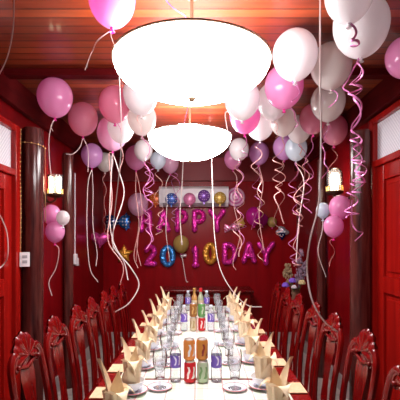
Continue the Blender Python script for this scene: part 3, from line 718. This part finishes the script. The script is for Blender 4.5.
# ------------------------------------------------------------------ chairs
def make_chair():
    t = thing('dining_chair', 'x', 'chair')
    m_ = 'red_lacquer'; hw = .165
    # seat
    s = MB(); s.box((-.01, -.185, .435), (.40, .185, .465), .012); s.build('seat', m_, t)
    a = MB(); a.box((.01, -.165, .375), (.385, -.145, .436)); a.box((.01, .145, .375), (.385, .165, .436)); a.box((.365, -.15, .375), (.385, .15, .436)); a.build('apron', m_, t, smooth=False)
    for sy in (-1, 1):
        l = MB(); l.tube(spline([(.365, sy * .155, 0), (.372, sy * .158, .12), (.368, sy * .155, .3), (.368, sy * .155, .437)], 5), [.017 + .007 * i / 15 for i in range(16)], 8); l.build('leg', m_, t)
        p = MB(); pts = spline([(-.055, sy * .155, 0), (-.015, sy * .158, .22), (.0, sy * .16, .46), (-.012, sy * .168, .68), (-.045, sy * .172, .88), (-.06, sy * .160, .965), (-.066, sy * .125, 1.005), (-.068, sy * .085, 1.0)], 5)
        p.tube(pts, [.021] * len(pts), 8, sq=(1.0, .8)); p.build('rear_post', m_, t)
    st = MB()
    for sy in (-1, 1): st.tube([(-.03, sy * .157, .16), (.37, sy * .157, .16)], .010, 8)
    st.tube([(.16, -.157, .16), (.16, .157, .16)], .010, 8); st.build('stretcher', m_, t)
    # splat
    prof = [(.46, .05), (.50, .055), (.56, .062), (.64, .052), (.72, .05), (.80, .062), (.88, .078), (.93, .07), (.97, .05)]
    xz = lambda z: -.004 - .062 * max(0, (z - .46) / .52) ** 1.4
    sp = MB(); n = len(prof)
    sp.grid(lambda u, v: (xz(prof[round(u * (n - 1))][0]), (v * 2 - 1) * prof[round(u * (n - 1))][1], prof[round(u * (n - 1))][0]), n - 1, 4)
    bmesh.ops.solidify(sp.bm, geom=sp.bm.faces[:], thickness=.016); sp.build('splat', m_, t)
    # fan-carved crest with scrolled ends
    c = MB(); zc = .985; NA, NR = 48, 7
    def fn(side):
        def g_(u, v):
            a = math.radians(-25 + 230 * u); sc = abs(math.sin(u * PI * 7))
            r = v * (.112 * (.93 + .09 * sc))
            th = (.010 + .012 * (1 - v) + .010 * sc * v) if v < .999 else .004
            return (-.068 + side * th - .02 * (r * math.sin(a)) / .1, r * 1.05 * math.cos(a), zc + r * math.sin(a) * 1.0)
        return g_
    c.grid(fn(1), NA, NR); c.grid(fn(-1), NA, NR)
    bmesh.ops.remove_doubles(c.bm, verts=c.bm.verts, dist=.0005)
    for sy in (-1, 1):
        c.tube(spline([(-.064, sy * .085, 1.005), (-.062, sy * .12, .985), (-.060, sy * .135, .955), (-.058, sy * .118, .938), (-.056, sy * .104, .950)], 5), .012, 8)
        c.sphere((-.048, sy * .112, .952), .013, 10, 6)
    c.tube([(-.062, -.105, .952), (-.058, 0, .925), (-.062, .105, .952)], .013, 8)
    c.build('crest', m_, t)
    return t
chair = make_chair()
LCH = [1.97, 2.39, 2.80, 3.20, 3.60, 4.00, 4.40]; RCH = [1.55, 2.04, 2.50, 2.93, 3.40, 3.87, 4.33]
for i, y in enumerate(LCH):
    lb = f'dark red carved wooden chair, {ORD[i]} from the front along left side of table'
    if i == 0: chair.location = (-.795, y, 0); chair['label'] = lb; chair['group'] = 'carved chairs along the table'
    else: dup(chair, (-.787 - .008 * (i % 2), y, 0), random.uniform(-.05, .05), lb)
for i, y in enumerate(RCH):
    dup(chair, (.763 + .008 * (i % 2), y, 0), PI + random.uniform(-.05, .05), f'dark red carved wooden chair, {ORD[i]} from the front along right side of table')

# ------------------------------------------------------------------ tables and cloths
def table(y0, y1, label):
    t = thing('dining_table', label, 'table', (-.0, (y0 + y1) / 2, 0)); hl = (y1 - y0) / 2
    MB().box((-.565, -hl, TT - .04), (.565, hl, TT), .006).build('tabletop', 'table_red', t, smooth=False)
    f = MB()
    for a, b in (((-.47, -hl + .08), (-.44, hl - .08)), ((.44, -hl + .08), (.47, hl - .08)), ((-.44, -hl + .08), (.44, -hl + .11)), ((-.44, hl - .11), (.44, hl - .08))):
        f.box((a[0], a[1], TT - .12), (b[0], b[1], TT - .04))
    f.build('apron', 'red_lacquer', t, smooth=False)
    for sx_ in (-.43, .43):
        for sy_ in (-hl + .12, hl - .12):
            MB().lathe([(0, 0), (.025, 0), (.03, .1), (.022, .14), (.034, .5), (.038, TT - .04), (0, TT - .04)], 14, (sx_, sy_, 0)).build('leg', 'red_lacquer', t)
table(.95, 2.288, 'red wooden dining table nearest the camera under white plaid cloth')
table(2.292, 4.85, 'long red wooden dining table farther back under white plaid cloth')
def cloth(y0, y1, label):
    hl = (y1 - y0) / 2
    mb = MB(); mb.box((-.465, -hl, 0), (.465, hl, .004), 0)
    o = mb.build('tablecloth', 'plaid_cloth', smooth=False, loc=(0, (y0 + y1) / 2, TT)); tag(o, label, 'tablecloth')
cloth(.97, 2.275, 'white plaid tablecloth on the near table, in front of dark gap')
cloth(2.305, 4.83, 'white plaid tablecloth on the long far table, behind dark gap')

# ------------------------------------------------------------------ place settings
ZC = TT + .004
def petal(mb, a, rad, w, h, lean, cup, flop=0, z0=0.0):
    """one folded leaf of cloth; a = direction, lean = outward travel, flop = tip bends over"""
    ca, sa = math.cos(a), math.sin(a)
    def fn(u, v):
        s = u; q = v * 2 - 1
        wd = w * (.55 + .9 * s - .25 * s * s) * (1 if s < .45 else max(.02, (1 - ((s - .45) / .55) ** 1.25)))
        r = rad * (1 + .6 * s) + lean * s * s + flop * max(0, s - .55) ** 1.3 * 2.2
        z = z0 + h * (s - flop * 4.2 * max(0, s - .62) ** 1.8)
        r -= cup * abs(q) ** 1.4 * (1 - .3 * s)
        return (ca * r - sa * q * wd, sa * r + ca * q * wd, z)
    fs = mb.grid(fn, 12, 6)
    return fs
def napkin_mesh(var, sd):
    mb = MB(); rnd = random.Random(var * 3 + 1)
    j = lambda k: rnd.uniform(-k, k)
    allf = []
    allf += petal(mb, PI * .12 + j(.25), .014, .036, .235 + j(.012), .045, .018)            # tall leaf on the chair side
    allf += petal(mb, PI * .62 + j(.2), .016, .040, .205 + j(.025), .012, .018)
    def flap(a, w, z0, ln, drop):                                                            # corner folded over the front like a lapel
        ca, sa = math.cos(a), math.sin(a)
        def fn(u, v):
            q = v * 2 - 1; wd = w * max(.02, 1 - u ** 1.2); r = .034 + ln * u - .012 * q * q; z = z0 + .018 * math.sin(PI * u * .7) - drop * u * u + .012 * q * q
            return (ca * r - sa * q * wd, sa * r + ca * q * wd, z)
        return mb.grid(fn, 8, 6)
    allf += flap(-PI / 2 + j(.35) + (.45 if var % 2 else -.45), .055, .128, .058, .045)
    allf += flap(PI * .95 + j(.3), .045, .120, .040, .030)
    allf += petal(mb, -PI * .40 + j(.2), .034, .040, .110, .004, .012)
    bmesh.ops.solidify(mb.bm, geom=[f for f in mb.bm.faces], thickness=.003)
    def col(u, v):                                                                           # pleated column standing in the bowl
        a = 2 * PI * u; r = (.028 + .014 * v) * (1 + .10 * math.cos(9 * a)); return (r * math.cos(a), r * math.sin(a), .001 + v * .13)
    mb.grid(col, 54, 6)
    for v in mb.bm.verts: v.co *= 1.15; v.co.x *= sd
    return mb
settings = {}
def setting(side, i, y):
    s = -1 if side == 'left' else 1
    word = ORD[i]; wh = f'{word} place from the front on the {side} side'
    def put(key, maker, loc, rz, label):
        if key not in settings:
            o = maker(); settings[key] = o; o.location = loc; o.rotation_euler = (0, 0, rz); o['label'] = label
        else: o = dup(settings[key], loc, rz, label)
        return o
    def mk_mat():
        mb = MB(); mb.box((-.09, -.075, 0), (.09, .075, .004), .0012); o = mb.build('placemat', 'placemat_cloth', smooth=False); return tag(o, 'x', 'placemat', 'tan placemats')
    def mk_plate():
        t = thing('plate', 'x', 'plate', group='white plates under the bowls')
        MB().lathe([(0, 0), (.05, 0), (.055, .004), (.077, .012), (.079, .015), (.076, .0155), (.053, .008), (0, .006)], 32).build('dish', 'porcelain', t)
        MB().lathe([(.0775, .0152), (.0802, .0145), (.0802, .0165), (.0775, .0168), (.0775, .0152)], 40).build('rim', 'rim_red', t); return t
    def mk_bowl():
        mb = MB(); mb.lathe([(0, .0), (.03, .0), (.032, .006), (.052, .022), (.064, .05), (.0655, .056), (.062, .056), (.049, .024), (.03, .010), (0, .009)], 32); return tag(mb.build('bowl', 'porcelain'), 'x', 'bowl', 'white bowls holding napkins')
    def mk_nap(v):
        def f(): return tag(napkin_mesh(v, s).build('napkin', 'napkin_cloth'), 'x', 'napkin', 'folded tan napkins')
        return f
    def mk_saucer():
        t = thing('saucer', 'x', 'saucer', group='white saucers under the goblets')
        MB().lathe([(0, 0), (.04, 0), (.045, .003), (.064, .010), (.066, .013), (.063, .0135), (.04, .006), (0, .005)], 32).build('dish', 'porcelain', t)
        MB().lathe([(.0645, .0133), (.0668, .0126), (.0668, .0146), (.0645, .0149), (.0645, .0133)], 40).build('rim', 'rim_red', t); return t
    def mk_goblet():
        t = thing('goblet', 'x', 'glass', group='clear goblets')
        MB().lathe([(0, 0), (.034, 0), (.035, .003), (.012, .010), (.006, .016), (.006, .05), (.011, .058), (.006, .066), (.008, .082), (.0, .084)], 20).build('stem', 'clear_glass', t)
        MB().lathe([(0, .082), (.014, .085), (.030, .102), (.038, .135), (.039, .17), (.035, .205), (.0335, .205), (.037, .17), (.036, .136), (.028, .106), (0, .09)], 24).build('cup', 'clear_glass', t); return t
    def mk_tumbler():
        return tag(MB().lathe([(0, 0), (.026, 0), (.028, .004), (.033, .115), (.0315, .115), (.026, .01), (0, .008)], 20).build('tumbler', 'clear_glass'), 'x', 'glass', 'clear tumblers')
    px = -.352 if s < 0 else .338
    put('mat', mk_mat, (s * .468, y, TT + .0045), 0, f'tan placemat at the {wh}')
    put('plate', mk_plate, (px, y, ZC + .0005 + .005), 0, f'white red-rimmed plate at the {wh}')
    put('bowl', mk_bowl, (px, y, ZC + .0125), 0, f'white napkin bowl at the {wh}')
    v = (i * 2 + (s > 0)) % 4
    put('nap%d' % v, mk_nap(v), (px, y, ZC + .024), random.uniform(-.2, .2), f'pointed tan napkin at the {wh}')
    gx = -.215 if s < 0 else .185; gy = .06 if s < 0 else -.02
    if i: put('saucer', mk_saucer, (gx, y + gy, ZC + .0005), 0, f'small white red-rimmed saucer at the {wh}')
    if i: put('goblet', mk_goblet, (gx, y + gy, ZC + .0065), 0, f'clear stemmed goblet at the {wh}')
    if i: put('tumbler', mk_tumbler, (gx + s * .015, y + gy + .17, ZC + .0005), 0, f'clear tumbler at the {wh}')
for i, y in enumerate([1.66, 2.08, 2.48, 2.90, 3.32, 3.76, 4.22]): setting('left', i, y)
for i, y in enumerate([1.74, 2.15, 2.60, 3.05, 3.48, 3.92, 4.36]): setting('right', i, y)

# ------------------------------------------------------------------ drinks
def can(x, y, z, mt, label):
    t = thing('soda_can', label, 'can', (x, y, z), random.uniform(-.6, .6), group='drink cans down the middle')
    MB().lathe([(.024, .004), (.033, .013), (.033, .106), (.0275, .117)], 28).build('body', mt, t)
    MB().lathe([(0, .006), (.022, .004), (.024, 0), (.026, .004), (.024, .0045)], 24).build('base', 'can_metal', t)
    MB().lathe([(.0275, .117), (.028, .1205), (.0262, .1215), (.025, .117), (0, .117)], 24).build('lid', 'can_metal', t)
    MB().box((-.007, -.012, .1172), (.007, .010, .119), .0006).build('pull_tab', 'can_metal', t, smooth=False)
def water(x, y, label):
    t = thing('water_bottle', label, 'bottle', (x, y, ZC), random.uniform(-.5, .5), group='water bottles down the middle')
    MB().lathe([(0, .004), (.02, 0), (.029, .004), (.031, .02), (.0295, .035), (.031, .05), (.031, .155), (.028, .175), (.015, .195), (.012, .203), (.012, .213), (0, .213)], 24).build('body', 'bottle_plastic', t)
    MB().lathe([(.0316, .085), (.0316, .152)], 24).build('label', 'label_purple', t)
    MB().lathe([(0, .208), (.0145, .208), (.0145, .226), (.013, .228), (0, .228)], 16).build('cap', 'cap_clear', t)
def tallbottle(x, y, body, cap, label):
    t = thing('drink_bottle', label, 'bottle', (x, y, ZC), 0, group='tall bottles at far end')
    MB().lathe([(0, 0), (.03, 0), (.032, .006), (.032, .15), (.026, .175), (.015, .195), (.014, .225), (0, .225)], 24).build('body', body, t)
    MB().lathe([(0, .222), (.018, .222), (.018, .258), (.016, .262), (0, .262)], 16).build('cap', cap, t)
    MB().lathe([(.0326, .06), (.0326, .13)], 24).build('label', 'can_beige', t)
y = 2.235
can(-.056, y, ZC, 'can_red', 'red can at the bottom of the nearest stack')
can(.016, y, ZC, 'can_green', 'pale green can at the bottom beside the nearest red one')
can(-.060, y + .005, ZC + .122, 'can_orange', 'orange and white can on top of the nearest red can')
can(.012, y + .012, ZC + .122, 'can_gold', 'amber brown can on top of the pale green can')
water(-.137, 2.25, 'clear water bottle with purple label left of the nearest cans')
water(.092, 2.25, 'clear water bottle with purple label right of the nearest cans')
y = 3.5
can(-.058, y, ZC, 'can_beige', 'beige can at the bottom of the middle stack')
can(.016, y, ZC, 'can_red', 'red can at the bottom of the middle stack')
can(-.058, y, ZC + .122, 'can_brown', 'brown can on top of the middle beige can')
can(.014, y, ZC + .122, 'can_leaf', 'leaf green can on top of the middle red can')
water(-.14, 3.5, 'clear water bottle with purple label left of the middle cans')
water(.096, 3.5, 'clear water bottle with purple label right of the middle cans')
tallbottle(-.062, 4.45, 'amber_glass', 'cap_gold', 'tall amber bottle with gold cap at far end of table')
tallbottle(.008, 4.45, 'can_green', 'cap_red', 'tall bottle with red cap at far end of table')
water(-.135, 4.5, 'clear water bottle left of the gold capped bottle at far end')
water(.075, 4.5, 'clear water bottle right of the red capped bottle at far end')

# ------------------------------------------------------------------ flowers in the back right corner
fx, fy = 1.17, 5.05
t = thing('flower_stand', 'tall dark stand in the back right corner under the flowers', 'plant stand', (fx, fy, 0))
MB().lathe([(0, .70), (.15, .70), (.16, .712), (.16, .728), (.15, .735), (0, .735)], 24).build('top', 'red_lacquer', t)
for k in range(3):
    a = 2 * PI * k / 3 + .4
    MB().tube(spline([(.14 * math.cos(a), .14 * math.sin(a), 0), (.09 * math.cos(a), .09 * math.sin(a), .3), (.11 * math.cos(a), .11 * math.sin(a), .705)], 5), .013, 8).build('leg', 'red_lacquer', t)
o = MB().lathe([(0, 0), (.07, 0), (.10, .06), (.105, .13), (.085, .19), (.09, .205), (.08, .2), (.09, .13), (.06, .02), (0, .015)], 24).build('basket', 'basket_dark', loc=(fx, fy, .736)); tag(o, 'dark basket holding flowers in the back right corner', 'basket')
def rose(px, py, r, mt, label, dd):
    c = P(px, py, fy + dd); t = thing('flower', label, 'flower', c, group='flowers in the corner basket')
    b = MB(); b.sphere((0, 0, 0), r * .55, 10, 8)
    for ring, (n, rr, h) in enumerate(((5, .55, .35), (7, .85, .1), (8, 1.0, -.2))):
        for k in range(n):
            a = 2 * PI * k / n + ring * .4
            b.sphere((r * rr * .62 * math.cos(a), r * rr * .62 * math.sin(a), r * h), r * .42, 8, 6, (1, 1, .8))
    b.build('bloom', mt, t)
    base = Vector((fx, fy, .80)) - c
    MB().tube(spline([(0, 0, -r * .3), base * .5 + Vector((0, 0, -.02)), base], 5), .005, 6).build('stem', 'stem_green', t)
rose(285.5, 285, .046, 'flower_purple', 'left of the two purple flowers in the corner basket', -.10)
rose(292.5, 280.5, .046, 'flower_purple', 'right of the two purple flowers in the corner basket', -.09)
rose(302, 282.5, .046, 'flower_cream', 'cream flower at the right of the corner basket', -.08)
rose(294, 287, .035, 'flower_white', 'small pale flower between the purple and cream ones', -.12)
def plume(tip, base, r, mt, label):
    b = MB(); rnd = random.Random(tip[0])
    T, B = P(tip[0], tip[1], fy), Vector((fx + .02 * (tip[0] - 298) / 10, fy, .80)); v = T - B
    b.tube([(0, 0, 0), v], .004, 6)
    for k in range(70):
        u = .35 + .65 * rnd.random(); q = v * u; sp = r * (1 - abs(u - .65) * 1.6)
        b.sphere((q.x + rnd.uniform(-sp, sp), q.y + rnd.uniform(-sp, sp), q.z + rnd.uniform(-.02, .02)), rnd.uniform(.008, .016), 6, 4, (1, 1, 1.6))
    o = b.build('dried_flower', mt, None, loc=B); tag(o, label, 'dried flower', 'dried flowers in the corner basket')
plume((302, 250), 0, .045, 'dried_lilac', 'tall lilac brown dried spray rising from the corner basket')
plume((287, 264), 0, .06, 'dried_plume', 'tan bushy dried spray leaning left in the corner basket')
plume((306, 262), 0, .045, 'dried_lilac', 'lower lilac dried spray leaning right in the corner basket')

# ------------------------------------------------------------------ light, camera, view
w = bpy.data.worlds.new('world'); SC.world = w; w.use_nodes = True
w.node_tree.nodes['Background'].inputs[0].default_value = (.95, .92, 1, 1); w.node_tree.nodes['Background'].inputs[1].default_value = .15
cam = bpy.data.cameras.new('camera'); cam.sensor_width = 36; cam.lens = 36; cam.shift_y = .1; cam.clip_start = .02
co = bpy.data.objects.new('camera', cam); COL.objects.link(co); co.location = (0, 0, CAMZ); co.rotation_euler = (PI / 2, 0, 0); SC.camera = co
SC.view_settings.view_transform = 'Standard'; SC.view_settings.look = 'None'; SC.view_settings.gamma = 1; SC.view_settings.exposure = .15
SC.view_settings.use_curve_mapping = False

# report of balloons that pierce each other or the shell (authoring aid, prints only)
for i, (l1, c1, r1) in enumerate(BAL):
    for l2, c2, r2 in BAL[i + 1:]:
        if (c1 - c2).length < (r1 + r2) * .97: print('BALLOON OVERLAP', round((c1 - c2).length - r1 - r2, 3), '|', l1, '|', l2)
    if abs(c1.x) + r1 > W - .0: print('BALLOON WALL', round(abs(c1.x) + r1 - W, 3), l1)
    if c1.z + r1 * 1.07 > H: print('BALLOON CEIL', round(c1.z + r1 * 1.07 - H, 3), l1)
    for lx, ly, lz, lr, _ in LAMPS:
        dh = math.hypot(c1.x - lx, c1.y - ly)
        if dh < lr + r1 and lz - .2 - r1 * 1.2 < c1.z < lz + .12 + r1 * 1.2: print('BALLOON LAMP', round(dh - lr - r1, 3), round(c1.z - lz, 3), l1)
